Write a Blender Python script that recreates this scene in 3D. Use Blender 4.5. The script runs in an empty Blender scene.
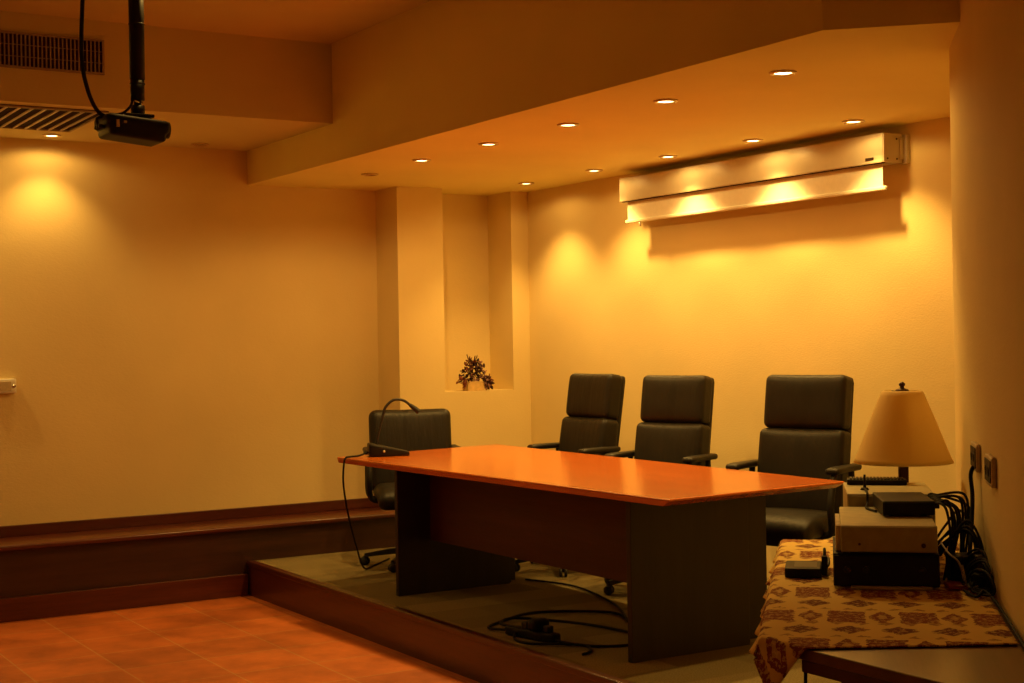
import bpy, bmesh, math, random
from mathutils import Vector, Matrix, Euler, noise
PI = math.pi
rnd = random.Random(7)
S = bpy.context.scene
COL = S.collection

# ------------------------------------------------------------------ numbers
F_PX, YAW, PITCH, ROLL, CZ = 1461.12, 31.512, -0.0411, -0.9427, 1.4728
YW, YLIP, XE, XF, XS = 9.8434, 9.3925, 3.6426, 3.8474, 5.9818
YP, XPL, YBH = 9.4948, 4.8583, 8.3809
H1, H2, H3 = 3.3487, 2.85, 2.6089
ZB, ZL, FL = 0.3207, 0.248, -0.2268
RE = Vector((4.542, 4.042))                 # free vertical edge of the angled right wall
UD, VD = Vector((0.723, -0.691)), Vector((0.691, 0.723))   # across / along the right wall
DESK = 0.66
TOP = 0.775

# ------------------------------------------------------------------ materials
def nmat(name):
    m = bpy.data.materials.new(name); m.use_nodes = True
    nt = m.node_tree; b = nt.nodes['Principled BSDF']
    return m, nt, b
def node(nt, kind, **kw):
    n = nt.nodes.new(kind)
    for k, v in kw.items():
        if k.startswith('i_'):
            n.inputs[k[2:].replace('_', ' ')].default_value = v
        else: setattr(n, k, v)
    return n
def coords(nt, scale=(1,1,1), rot=(0,0,0), kind='Object'):
    tc = node(nt, 'ShaderNodeTexCoord'); mp = node(nt, 'ShaderNodeMapping')
    mp.inputs['Scale'].default_value = scale; mp.inputs['Rotation'].default_value = rot
    nt.links.new(tc.outputs[kind], mp.inputs['Vector']); return mp.outputs['Vector']
def ramp(nt, fac, stops):
    r = node(nt, 'ShaderNodeValToRGB'); cr = r.color_ramp
    while len(cr.elements) < len(stops): cr.elements.new(0.5)
    for e, (p, c) in zip(cr.elements, stops): e.position = p; e.color = (*c, 1)
    nt.links.new(fac, r.inputs['Fac']); return r.outputs['Color']
def noise_tex(nt, vec, scale, detail=3, rough=0.5):
    n = node(nt, 'ShaderNodeTexNoise'); n.inputs['Scale'].default_value = scale
    n.inputs['Detail'].default_value = detail; n.inputs['Roughness'].default_value = rough
    nt.links.new(vec, n.inputs['Vector']); return n.outputs['Fac']
def bump(nt, b, h, strength=0.3, dist=0.01):
    bp = node(nt, 'ShaderNodeBump'); bp.inputs['Strength'].default_value = strength
    bp.inputs['Distance'].default_value = dist
    nt.links.new(h, bp.inputs['Height']); nt.links.new(bp.outputs['Normal'], b.inputs['Normal'])
def math_(nt, op, a, b=None, c=None):
    n = node(nt, 'ShaderNodeMath', operation=op)
    for i, v in enumerate((a, b, c)):
        if v is None: continue
        if isinstance(v, (int, float)): n.inputs[i].default_value = v
        else: nt.links.new(v, n.inputs[i])
    return n.outputs[0]
def mix(nt, fac, a, b):
    n = node(nt, 'ShaderNodeMix', data_type='RGBA')
    for i, v in ((0, fac), (6, a), (7, b)):
        if isinstance(v, tuple): n.inputs[i].default_value = (*v, 1)
        elif isinstance(v, (int, float)): n.inputs[i].default_value = v
        else: nt.links.new(v, n.inputs[i])
    return n.outputs[2]

def plain(name, col, rough=0.5, metal=0.0, var=0.12, scale=30, bmp=0.0, coat=0.0, spec=0.5):
    m, nt, b = nmat(name)
    v = coords(nt); f = noise_tex(nt, v, scale)
    lo = tuple(c*(1-var) for c in col); hi = tuple(min(1, c*(1+var)) for c in col)
    nt.links.new(ramp(nt, f, [(0.3, lo), (0.7, hi)]), b.inputs['Base Color'])
    b.inputs['Roughness'].default_value = rough; b.inputs['Metallic'].default_value = metal
    b.inputs['Coat Weight'].default_value = coat; b.inputs['Specular IOR Level'].default_value = spec
    if bmp: bump(nt, b, noise_tex(nt, v, scale*3), bmp, 0.004)
    return m
def stucco(name, col):
    m, nt, b = nmat(name)
    v = coords(nt)
    f = noise_tex(nt, v, 1.3, 4)
    nt.links.new(ramp(nt, f, [(0.3, tuple(c*0.95 for c in col)), (0.7, tuple(c*1.04 for c in col))]), b.inputs['Base Color'])
    b.inputs['Roughness'].default_value = 0.85; b.inputs['Specular IOR Level'].default_value = 0.2
    v2 = coords(nt, (1, 1, 1.9))
    h = math_(nt, 'ADD', noise_tex(nt, v2, 55, 4, 0.55), math_(nt, 'MULTIPLY', noise_tex(nt, v, 9, 2), 0.7))
    bump(nt, b, h, 0.22, 0.006)
    return m
def wood(name, lo, hi, rough=0.3, axis='Y', coat=0.0, scale=1.0, bmp=True):
    m, nt, b = nmat(name)
    st = {'X': (0.6, 9, 9), 'Y': (9, 0.6, 9), 'Z': (9, 9, 0.6)}[axis]
    v = coords(nt, tuple(s*scale for s in st))
    f = noise_tex(nt, v, 2.2, 6, 0.62)
    g = noise_tex(nt, coords(nt, tuple(s*scale*5 for s in st)), 4, 3)
    f = math_(nt, 'ADD', math_(nt, 'MULTIPLY', f, 0.75), math_(nt, 'MULTIPLY', g, 0.25))
    mid = tuple((a+c)/2 for a, c in zip(lo, hi))
    nt.links.new(ramp(nt, f, [(0.36, lo), (0.5, mid), (0.66, hi)]), b.inputs['Base Color'])
    b.inputs['Roughness'].default_value = rough; b.inputs['Coat Weight'].default_value = coat
    b.inputs['Coat Roughness'].default_value = 0.17
    if bmp: bump(nt, b, f, 0.05, 0.003)
    return m
def leather(name):
    m, nt, b = nmat(name)
    v = coords(nt)
    f = noise_tex(nt, v, 6, 4)
    nt.links.new(ramp(nt, f, [(0.3, (0.009, 0.007, 0.005)), (0.7, (0.015, 0.0115, 0.008))]), b.inputs['Base Color'])
    b.inputs['Roughness'].default_value = 0.46; b.inputs['Specular IOR Level'].default_value = 0.28
    w = noise_tex(nt, coords(nt, (26, 6, 3.0)), 1.0, 3, 0.6)
    g = noise_tex(nt, v, 220, 2)
    bump(nt, b, math_(nt, 'ADD', math_(nt, 'MULTIPLY', w, 1.0), math_(nt, 'MULTIPLY', g, 0.12)), 0.45, 0.012)
    return m
def tiles(name):
    m, nt, b = nmat(name)
    v = coords(nt)
    br = node(nt, 'ShaderNodeTexBrick', offset=0.0, squash=1.0)
    br.inputs['Scale'].default_value = 1.0; br.inputs['Brick Width'].default_value = 0.45
    br.inputs['Row Height'].default_value = 0.45; br.inputs['Mortar Size'].default_value = 0.005
    br.inputs['Mortar Smooth'].default_value = 0.3
    br.inputs['Color1'].default_value = (0.43, 0.112, 0.022, 1); br.inputs['Color2'].default_value = (0.55, 0.150, 0.032, 1)
    br.inputs['Mortar'].default_value = (0.52, 0.25, 0.10, 1)
    nt.links.new(v, br.inputs['Vector'])
    f = noise_tex(nt, v, 2.6, 6, 0.62)
    shade = ramp(nt, f, [(0.32, (0.58, 0.52, 0.45)), (0.66, (1.1, 1.08, 1.05))])
    mu = node(nt, 'ShaderNodeMix', data_type='RGBA', blend_type='MULTIPLY'); mu.inputs[0].default_value = 1
    nt.links.new(br.outputs['Color'], mu.inputs[6]); nt.links.new(shade, mu.inputs[7])
    nt.links.new(mu.outputs[2], b.inputs['Base Color'])
    b.inputs['Roughness'].default_value = 0.5
    bump(nt, b, math_(nt, 'SUBTRACT', noise_tex(nt, v, 14, 3), math_(nt, 'MULTIPLY', br.outputs['Fac'], 0.8)), 0.2, 0.006)
    return m
def carpet(name):
    m, nt, b = nmat(name)
    v = coords(nt)
    br = node(nt, 'ShaderNodeTexBrick', offset=0.5)
    br.inputs['Scale'].default_value = 1.0; br.inputs['Brick Width'].default_value = 0.62
    br.inputs['Row Height'].default_value = 0.26; br.inputs['Mortar Size'].default_value = 0.0
    br.inputs['Color1'].default_value = (0.175, 0.140, 0.066, 1); br.inputs['Color2'].default_value = (0.275, 0.220, 0.105, 1)
    nt.links.new(v, br.inputs['Vector'])
    sp = ramp(nt, noise_tex(nt, v, 130, 3, 0.7), [(0.3, (0.6, 0.6, 0.6)), (0.7, (1.25, 1.25, 1.25))])
    mu = node(nt, 'ShaderNodeMix', data_type='RGBA', blend_type='MULTIPLY'); mu.inputs[0].default_value = 1
    nt.links.new(br.outputs['Color'], mu.inputs[6]); nt.links.new(sp, mu.inputs[7])
    nt.links.new(mu.outputs[2], b.inputs['Base Color'])
    b.inputs['Roughness'].default_value = 0.95; b.inputs['Specular IOR Level'].default_value = 0.1
    bump(nt, b, noise_tex(nt, v, 260, 2), 0.6, 0.006)
    return m
def cloth_mat(name):
    """tan woven cloth with maroon rectangles and stepped diamonds in bands"""
    m, nt, b = nmat(name)
    tc = node(nt, 'ShaderNodeTexCoord'); sx = node(nt, 'ShaderNodeSeparateXYZ')
    nt.links.new(tc.outputs['UV'], sx.inputs[0])
    u, v = sx.outputs[0], sx.outputs[1]
    wob = noise_tex(nt, tc.outputs['UV'], 45, 2)
    wv = math_(nt, 'MULTIPLY', math_(nt, 'SUBTRACT', wob, 0.5), 0.030)
    u2 = math_(nt, 'ADD', u, wv); v2 = math_(nt, 'ADD', v, wv)
    BH, BW = 0.40, 0.20
    row = math_(nt, 'FLOOR', math_(nt, 'DIVIDE', v2, BH))
    fv = math_(nt, 'SUBTRACT', math_(nt, 'DIVIDE', v2, BH), row)
    off = math_(nt, 'MULTIPLY', math_(nt, 'MODULO', row, 2), 0.5)
    q = math_(nt, 'ADD', math_(nt, 'DIVIDE', u2, BW), off)
    fu = math_(nt, 'FRACT', q)
    # rectangles: fu in .05-.50, fv in .30-.92
    def band(x, a, c): return math_(nt, 'MULTIPLY', math_(nt, 'GREATER_THAN', x, a), math_(nt, 'LESS_THAN', x, c))
    rect = math_(nt, 'MULTIPLY', band(fu, 0.04, 0.56), band(fv, 0.52, 0.94))
    # large diamond beside it
    du = math_(nt, 'ABSOLUTE', math_(nt, 'SUBTRACT', fu, 0.79)); dv = math_(nt, 'ABSOLUTE', math_(nt, 'SUBTRACT', fv, 0.73))
    dia = math_(nt, 'LESS_THAN', math_(nt, 'ADD', math_(nt, 'DIVIDE', du, 0.19), math_(nt, 'DIVIDE', dv, 0.22)), 1.0)
    # row of small diamonds
    gu = math_(nt, 'ABSOLUTE', math_(nt, 'SUBTRACT', math_(nt, 'FRACT', math_(nt, 'MULTIPLY', q, 1.5)), 0.5))
    gv = math_(nt, 'ABSOLUTE', math_(nt, 'SUBTRACT', math_(nt, 'FRACT', math_(nt, 'MULTIPLY', fv, 2.0)), 0.5))
    sm = math_(nt, 'LESS_THAN', math_(nt, 'ADD', math_(nt, 'DIVIDE', gu, 0.36), math_(nt, 'DIVIDE', gv, 0.30)), 1.0)
    sm = math_(nt, 'MULTIPLY', sm, math_(nt, 'LESS_THAN', fv, 0.5))
    any_ = math_(nt, 'MAXIMUM', math_(nt, 'MAXIMUM', rect, dia), sm)
    # dentate fringes round the motifs and thin rows of dashes between the bands
    hu = math_(nt, 'ABSOLUTE', math_(nt, 'SUBTRACT', math_(nt, 'FRACT', math_(nt, 'MULTIPLY', q, 3.0)), 0.5))
    hv = math_(nt, 'ABSOLUTE', math_(nt, 'SUBTRACT', math_(nt, 'FRACT', math_(nt, 'ADD', math_(nt, 'MULTIPLY', fv, 4.0), 0.5)), 0.5))
    tiny = math_(nt, 'LESS_THAN', math_(nt, 'ADD', math_(nt, 'DIVIDE', hu, 0.30), math_(nt, 'DIVIDE', hv, 0.30)), 1.0)
    tiny = math_(nt, 'MULTIPLY', tiny, math_(nt, 'LESS_THAN', fv, 0.56))
    any_ = math_(nt, 'MAXIMUM', any_, math_(nt, 'MULTIPLY', tiny, 0.7))
    inner = math_(nt, 'LESS_THAN', math_(nt, 'ADD', math_(nt, 'DIVIDE', du, 0.08), math_(nt, 'DIVIDE', dv, 0.09)), 1.0)
    any_ = math_(nt, 'MULTIPLY', any_, math_(nt, 'SUBTRACT', 1.0, math_(nt, 'MULTIPLY', inner, 0.6)))
    # worn speckle inside the motifs
    spk = math_(nt, 'GREATER_THAN', noise_tex(nt, tc.outputs['UV'], 60, 3, 0.75), 0.46)
    any_ = math_(nt, 'MULTIPLY', any_, math_(nt, 'ADD', math_(nt, 'MULTIPLY', spk, 0.6), 0.40))
    deep = math_(nt, 'MULTIPLY', sm, 0.5)
    red = mix(nt, deep, (0.24, 0.065, 0.028), (0.13, 0.045, 0.035))
    col = mix(nt, any_, (0.80, 0.58, 0.19), red)
    nt.links.new(col, b.inputs['Base Color'])
    b.inputs['Roughness'].default_value = 0.9; b.inputs['Specular IOR Level'].default_value = 0.15
    bump(nt, b, noise_tex(nt, tc.outputs['UV'], 260, 2), 0.4, 0.003)
    return m
def glow(name, col, strength):
    m, nt, b = nmat(name)
    v = coords(nt); f = noise_tex(nt, v, 60)
    nt.links.new(ramp(nt, f, [(0.3, tuple(c*0.95 for c in col)), (0.7, col)]), b.inputs['Emission Color'])
    b.inputs['Emission Strength'].default_value = strength
    b.inputs['Base Color'].default_value = (0.8, 0.75, 0.6, 1)
    return m
def shade_mat(name):
    m, nt, b = nmat(name)
    v = coords(nt, (1, 1, 1)); f = noise_tex(nt, v, 240, 2)
    nt.links.new(ramp(nt, f, [(0.3, (0.92, 0.78, 0.42)), (0.7, (0.97, 0.84, 0.48))]), b.inputs['Base Color'])
    b.inputs['Roughness'].default_value = 0.8
    tr = node(nt, 'ShaderNodeBsdfTranslucent'); tr.inputs['Color'].default_value = (0.97, 0.82, 0.42, 1)
    mx = node(nt, 'ShaderNodeMixShader'); mx.inputs[0].default_value = 0.55
    out = nt.nodes['Material Output']
    nt.links.new(b.outputs[0], mx.inputs[1]); nt.links.new(tr.outputs[0], mx.inputs[2]); nt.links.new(mx.outputs[0], out.inputs[0])
    bump(nt, b, f, 0.2, 0.002)
    return m

M = dict(
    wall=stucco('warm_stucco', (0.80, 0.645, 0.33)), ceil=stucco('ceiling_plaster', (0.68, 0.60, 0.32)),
    tile=tiles('terracotta_tile'), carpet=carpet('olive_carpet'),
    mahog=wood('mahogany_trim', (0.060, 0.009, 0.004), (0.115, 0.020, 0.008), 0.35, 'X', 0.2),
    mahogy=wood('mahogany_edge', (0.042, 0.007, 0.0035), (0.080, 0.015, 0.007), 0.35, 'Y', 0.2),
    riser=wood('dark_riser_veneer', (0.035, 0.011, 0.006), (0.065, 0.022, 0.011), 0.45, 'X'),
    cherry=wood('cherry_top', (0.46, 0.092, 0.007), (0.68, 0.160, 0.013), 0.26, 'Y', 0.7, 1.0, False),
    panel=wood('dark_red_panel', (0.040, 0.006, 0.004), (0.065, 0.011, 0.007), 0.55, 'Y'),
    legwood=wood('dark_leg_veneer', (0.013, 0.0075, 0.0045), (0.022, 0.013, 0.008), 0.55, 'Z'),
    desk=wood('desk_wood', (0.11, 0.045, 0.018), (0.17, 0.072, 0.028), 0.35, 'Y', 0.3),
    deskedge=wood('desk_edge_wood', (0.06, 0.012, 0.009), (0.09, 0.02, 0.012), 0.45, 'Y'),
    leather=leather('black_leather'),
    black=plain('black_plastic', (0.014, 0.012, 0.010), 0.5, spec=0.16), blackm=plain('black_metal', (0.016, 0.014, 0.012), 0.4, 0.3, spec=0.2),
    rubber=plain('black_rubber', (0.012, 0.011, 0.010), 0.6), cable=plain('black_cable_sheath', (0.010, 0.009, 0.008), 0.7, spec=0.2),
    greycable=plain('grey_cable_sheath', (0.35, 0.32, 0.28), 0.5),
    beige=plain('beige_steel', (0.46, 0.41, 0.23), 0.45), beiged=plain('beige_front', (0.36, 0.32, 0.18), 0.5),
    white=plain('white_enamel', (0.80, 0.76, 0.66), 0.30, var=0.02), case=plain('case_enamel', (0.60, 0.53, 0.40), 0.28, var=0.02), fabric=plain('screen_fabric', (0.86, 0.82, 0.72), 0.8, var=0.03),
    chrome=plain('brushed_chrome', (0.6, 0.58, 0.55), 0.25, 1.0), grille=plain('grille_metal', (0.36, 0.28, 0.19), 0.5, 0.2),
    dark=plain('duct_interior', (0.030, 0.010, 0.007), 0.9, spec=0.05), grid=plain('pale_slat', (0.62, 0.50, 0.36), 0.5),
    cloth=cloth_mat('patterned_cloth'), lens=glow('lamp_lens', (1.0, 0.78, 0.36), 9.0), off=plain('unlit_lens', (0.16, 0.11, 0.06), 0.4),
    ring=plain('lamp_ring', (0.62, 0.45, 0.22), 0.3, 0.7), shade=shade_mat('lamp_shade_linen'), bronze=plain('dark_bronze', (0.06, 0.03, 0.018), 0.4, 0.5),
    paper=plain('pale_paper', (0.75, 0.66, 0.48), 0.8), red=plain('dark_red_plastic', (0.22, 0.012, 0.010), 0.45),
    petal=plain('dried_purple_petal', (0.045, 0.012, 0.016), 0.8, var=0.4), petalr=plain('dried_rust_petal', (0.20, 0.05, 0.025), 0.8, var=0.3),
    petalp=plain('dried_mauve_petal', (0.36, 0.20, 0.19), 0.8, var=0.3), twig=plain('twig_bark', (0.16, 0.075, 0.03), 0.8), boxw=plain('blond_box_wood', (0.62, 0.42, 0.17), 0.6),
    plate=plain('cream_socket_plate', (0.55, 0.44, 0.27), 0.4),
)

# ------------------------------------------------------------------ mesh helpers
class MB:
    def __init__(self): self.bm = bmesh.new()
    def _add(self, verts, faces, smooth=False):
        vs = [self.bm.verts.new(v) for v in verts]
        for f in faces:
            try:
                fc = self.bm.faces.new([vs[i] for i in f]); fc.smooth = smooth
            except ValueError: pass
        return vs
    def box(self, a, b, bev=0.0, xf=None, seg=2):
        t = bmesh.new()
        bmesh.ops.create_cube(t, size=1)
        a, b = Vector(a), Vector(b)
        for v in t.verts: v.co = Vector(((a[i]+b[i])/2 + v.co[i]*(b[i]-a[i])) for i in range(3))
        if bev: bmesh.ops.bevel(t, geom=list(t.edges), offset=bev, segments=seg, profile=0.5, affect='EDGES')
        self._merge(t, xf, bool(bev and seg > 2)); return self
    def _merge(self, t, xf=None, smooth=False):
        t.verts.index_update()
        vs = [xf @ v.co if xf else v.co.copy() for v in t.verts]
        self._add(vs, [[v.index for v in f.verts] for f in t.faces], smooth); t.free()
    def prism(self, poly, z0, z1, bev=0.0, seg=2):
        t = bmesh.new()
        lo = [t.verts.new((x, y, z0)) for x, y in poly]; hi = [t.verts.new((x, y, z1)) for x, y in poly]
        n = len(poly); t.faces.new(hi); t.faces.new(lo[::-1])
        for i in range(n): t.faces.new((lo[i], lo[(i+1) % n], hi[(i+1) % n], hi[i]))
        bmesh.ops.recalc_face_normals(t, faces=t.faces)
        if bev: bmesh.ops.bevel(t, geom=list(t.edges), offset=bev, segments=seg, profile=0.5, affect='EDGES')
        self._merge(t); return self
    def lathe(self, prof, n=24, xf=None, closed=False):
        vs, fs = [], []
        for r, z in prof:
            for k in range(n):
                a = 2*PI*k/n; p = Vector((r*math.cos(a), r*math.sin(a), z)); vs.append(xf @ p if xf else p)
        L = len(prof)
        for i in range(L if closed else L-1):
            j = (i+1) % L
            for k in range(n): fs.append((i*n+k, i*n+(k+1) % n, j*n+(k+1) % n, j*n+k))
        if not closed:
            if prof[0][0] > 1e-6: fs.append(tuple(range(n))[::-1])
            if prof[-1][0] > 1e-6: fs.append(tuple((L-1)*n+k for k in range(n)))
        self._add(vs, fs, True); return self
    def cyl(self, p, q, r0, r1=None, n=16):
        p, q = Vector(p), Vector(q); d = q-p; r1 = r0 if r1 is None else r1
        xf = Matrix.Translation(p) @ d.to_track_quat('Z', 'Y').to_matrix().to_4x4()
        return self.lathe([(r0, 0), (r1, d.length)], n, xf)
    def tube(self, pts, r, n=8, steps=8):
        pts = [Vector(p) for p in pts]; path = []
        for i in range(len(pts)-1):
            p0 = pts[max(i-1, 0)]; p1 = pts[i]; p2 = pts[i+1]; p3 = pts[min(i+2, len(pts)-1)]
            for s in range(steps):
                t = s/steps
                path.append(0.5*((2*p1)+(-p0+p2)*t+(2*p0-5*p1+4*p2-p3)*t*t+(-p0+3*p1-3*p2+p3)*t**3))
        path.append(pts[-1])
        up = Vector((0, 0, 1)); vs, fs = [], []; N = len(path); prev = None
        for i, p in enumerate(path):
            d = (path[min(i+1, N-1)]-path[max(i-1, 0)])
            if d.length < 1e-9: d = Vector((0, 0, 1))
            d.normalize()
            if prev is None:
                a = d.cross(up if abs(d.z) < 0.9 else Vector((1, 0, 0)))
            else:
                a = prev - d*prev.dot(d)
                if a.length < 1e-6: a = d.cross(Vector((1, 0.3, 0)))
            a.normalize(); prev = a; b = d.cross(a)
            rr = r(i/(N-1)) if callable(r) else r
            for k in range(n):
                th = 2*PI*k/n; vs.append(p+(a*math.cos(th)+b*math.sin(th))*rr)
        for i in range(N-1):
            for k in range(n): fs.append((i*n+k, i*n+(k+1) % n, (i+1)*n+(k+1) % n, (i+1)*n+k))
        fs.append(tuple(range(n))[::-1]); fs.append(tuple((N-1)*n+k for k in range(n)))
        self._add(vs, fs, True); return self
    def pillow(self, c, h, r, n=10, xf=None, fn=None):
        """rounded box, centre c, half sizes h, corner radius r; fn reshapes a local point"""
        t = bmesh.new(); idx = {}
        def vert(p):
            k = tuple(round(x, 5) for x in p)
            if k not in idx:
                q = Vector((p[0]*h[0], p[1]*h[1], p[2]*h[2]))
                inn = Vector(max(-(h[i]-r), min(h[i]-r, q[i])) for i in range(3))
                d = q-inn
                q = inn + d.normalized()*r if d.length > 1e-9 else q
                if fn: q = fn(q)
                idx[k] = t.verts.new(q+Vector(c))
            return idx[k]
        # denser towards the corners so that the rounding has points
        g = [math.sin((i/n-0.5)*PI*0.92)/math.sin(0.46*PI) for i in range(n+1)]
        for ax in range(3):
            for s in (-1, 1):
                for i in range(n):
                    for j in range(n):
                        def P(a, b):
                            p = [0, 0, 0]; p[ax] = s; p[(ax+1) % 3] = a; p[(ax+2) % 3] = b; return p
                        q = [P(g[i], g[j]), P(g[i+1], g[j]), P(g[i+1], g[j+1]), P(g[i], g[j+1])]
                        if s < 0: q = q[::-1]
                        t.faces.new([vert(p) for p in q])
        self._merge(t, xf, True); return self
    def build(self, name, mat, parent=None):
        bmesh.ops.recalc_face_normals(self.bm, faces=self.bm.faces)
        me = bpy.data.meshes.new(name); self.bm.to_mesh(me); self.bm.free()
        me.materials.append(mat)
        o = bpy.data.objects.new(name, me); COL.objects.link(o)
        if parent: o.parent = parent
        return o

def tag(o, label, cat, group=None):
    o['label'] = label; o['category'] = cat
    if group: o['group'] = group
    return o
def thing(name, label, cat, loc=(0, 0, 0), rz=0, group=None):
    o = bpy.data.objects.new(name, None); COL.objects.link(o); o.empty_display_size = 0.1
    o.location = loc; o.rotation_euler = (0, 0, rz)
    return tag(o, label, cat, group)
def struct(name, mb, m):
    o = mb.build(name, m); o['kind'] = 'structure'; return o
def dup(root, loc, rz, label):
    r = root.copy(); COL.objects.link(r); r.location = loc; r.rotation_euler = (0, 0, rz); r['label'] = label
    for ch in list(root.children):
        c = ch.copy(); COL.objects.link(c); c.parent = r
        for g in list(ch.children):
            d = g.copy(); COL.objects.link(d); d.parent = c
    return r
def uv(u, v, z=0.0): p = UD*u+VD*v; return Vector((p.x, p.y, z))
DROT = math.atan2(UD.y, UD.x)          # local +X = across the desk, +Y = along the wall

# ------------------------------------------------------------------ the setting
XL, YN = -2.6, -2.2                     # unseen far sides of the room
T = 0.14
struct('floor', MB().box((XL-T, YN-T, FL-0.12), (XS+T, YW+T, FL)), M['tile'])
struct('wall_left', MB().box((XL, YW, FL), (XS+T, YW+T, H1)), M['wall'])
struct('wall_back', MB().box((XS, RE.y, FL), (XS+T, YW, H1)), M['wall'])
far_end = RE - VD*8.6
struct('wall_right', MB().prism([(RE.x, RE.y), (far_end.x, far_end.y), (far_end.x+0.3, far_end.y-0.3), (RE.x+0.35, RE.y-0.15), (XS+T, RE.y-0.15), (XS+T, RE.y)], FL, H1), M['wall'])
struct('wall_front', MB().box((XL, YN-T, FL), (XS, YN, H1)), M['wall'])
struct('wall_far', MB().box((XL-T, YN, FL), (XL, YW, H1)), M['wall'])
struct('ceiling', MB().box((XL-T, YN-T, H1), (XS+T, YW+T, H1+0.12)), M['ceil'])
q = Vector((4.201, 3.685))
M['ceil_bounce'] = stucco('stage_ceiling_bounce_lit', (0.88, 0.78, 0.32))  # lighter copy of the ceiling plaster, bounced light put into its colour
struct('ceiling_stage', MB().prism([(XF, YW), (XF, 4.026), (q.x, q.y), (RE.x, RE.y), (XS, RE.y), (XS, YW)], H3, H1), M['ceil_bounce'])
struct('ceiling_left', MB().box((XL, YBH, H2), (XF, YW, H1)), M['ceil'])
# pillar with the tall niche cut down to a sill
struct('wall_niche', MB().prism([(XPL, YW), (XPL, YP), (5.235, YP), (5.235, YW)], ZL, H3)
       .prism([(5.235, YW), (5.235, YP), (5.83, YP), (5.83, YW)], ZL, 1.098)
       .prism([(5.83, YW), (5.83, YP), (XS, YP), (XS, YW)], ZL, H3), M['wall'])
# raised platform, its front board, the ledge along the left wall
PLV = 5.62
c1 = (XE, (PLV-0.691*XE)/0.723)
wall_u = 0.723*RE.x-0.691*RE.y
c2 = UD*(wall_u)+VD*PLV
plat = [(XE+0.03, YW), (XE+0.03, c1[1]+0.01), (c2.x, c2.y+0.02), (RE.x, RE.y), (XS, RE.y), (XS, YW)]
struct('floor_platform', MB().prism(plat, FL, 0.0), M['carpet'])
e = MB().box((XE-0.002, c1[1], FL), (XE+0.03, YLIP+0.03, -0.028))
e.box((XE-0.012, c1[1], -0.03), (XE+0.045, YLIP+0.03, 0.006), 0.008)
struct('trim_1', e, M['mahogy'])
d = (Vector(c1)-c2); ln = d.length; ang = math.atan2(d.y, d.x)
xf = Matrix.Translation((c2.x, c2.y, 0)) @ Matrix.Rotation(ang, 4, 'Z')
e = MB().box((0.0, 0.0, FL), (ln, 0.03, -0.028), 0, xf).box((0.0, -0.015, -0.03), (ln, 0.045, 0.006), 0.008, xf)
struct('trim_2', e, M['mahogy'])
struct('trim_3', MB().box((XL, YLIP+0.035, FL), (XS, YW, ZL-0.03)), M['riser'])
struct('trim_4', MB().box((XL, YLIP, ZL-0.034), (XS, YW, ZL), 0.012, None, 3), M['mahog'])
struct('baseboard_left', MB().box((XL, YW-0.022, ZL), (XPL, YW, ZB), 0.004), M['mahog'])
struct('trim_5', MB().box((XL, YLIP+0.003, FL), (XE-0.012, YLIP+0.035, -0.079), 0.003), M['mahog'])

# ------------------------------------------------------------------ recessed lamps
WARM = (1.0, 0.58, 0.135)
def spot(x, y, z, power, size=104, blend=0.75, rad=0.03):
    l = bpy.data.lights.new('downlight_beam', 'SPOT'); l.energy = power; l.color = WARM
    l.spot_size = math.radians(size); l.spot_blend = blend; l.shadow_soft_size = rad
    o = bpy.data.objects.new('downlight_beam', l); COL.objects.link(o); o.location = (x, y, z-0.03)
def downlight(x, y, z, label, group, lit=True, power=60, spill=0, **k):
    t = thing('downlight', label, 'ceiling light', (x, y, z), 0, group)
    MB().lathe([(0.040, -0.001), (0.040, -0.006), (0.047, -0.010), (0.058, -0.007), (0.060, -0.001)], 28, closed=True).build('ring', M['ring'], t)
    MB().lathe([(0.0, -0.005), (0.028, -0.005), (0.040, -0.003), (0.040, -0.0008), (0.0, -0.0008)], 24).build('lens', M['lens' if lit else 'off'], t)
    if lit: spot(x, y, z, power, **k)
    if lit and spill: spot(x, y, z, spill, 168, 0.25)
ords = ['first', 'second', 'third', 'fourth', 'fifth']
PW = dict(front=64, back=62, left=27)
SP = dict(front=(16, 7, 8, 18, 32), back=4, left=5)
for i, y in enumerate([4.745, 5.57, 6.41, 7.235, 8.055]):
    downlight(4.30, y, H3, 'lit downlight in the soffit row above the table, %s from the right wall' % ords[i], 'downlights over the table', power=PW['front'], spill=SP['front'][i])
for i, y in enumerate([5.66, 6.465, 7.265, 8.075, 8.935]):
    downlight(5.62, y, H3, 'lit downlight in the soffit row along the projection screen, %s from the right wall' % ords[i], 'downlights along the screen wall', power=PW['back'], spill=SP['back'])
downlight(4.34, 8.876, H3, 'unlit dark downlight in the soffit near the pillar', 'downlights over the table', lit=False)
downlight(2.42, 9.60, H2, 'lit round downlight on the low ceiling beside the projector', 'downlights above the left wall', power=PW['left'], spill=SP['left'])
downlight(3.42, 9.612, H2, 'unlit downlight on the low ceiling right of the projector', 'downlights above the left wall', lit=False)

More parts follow.
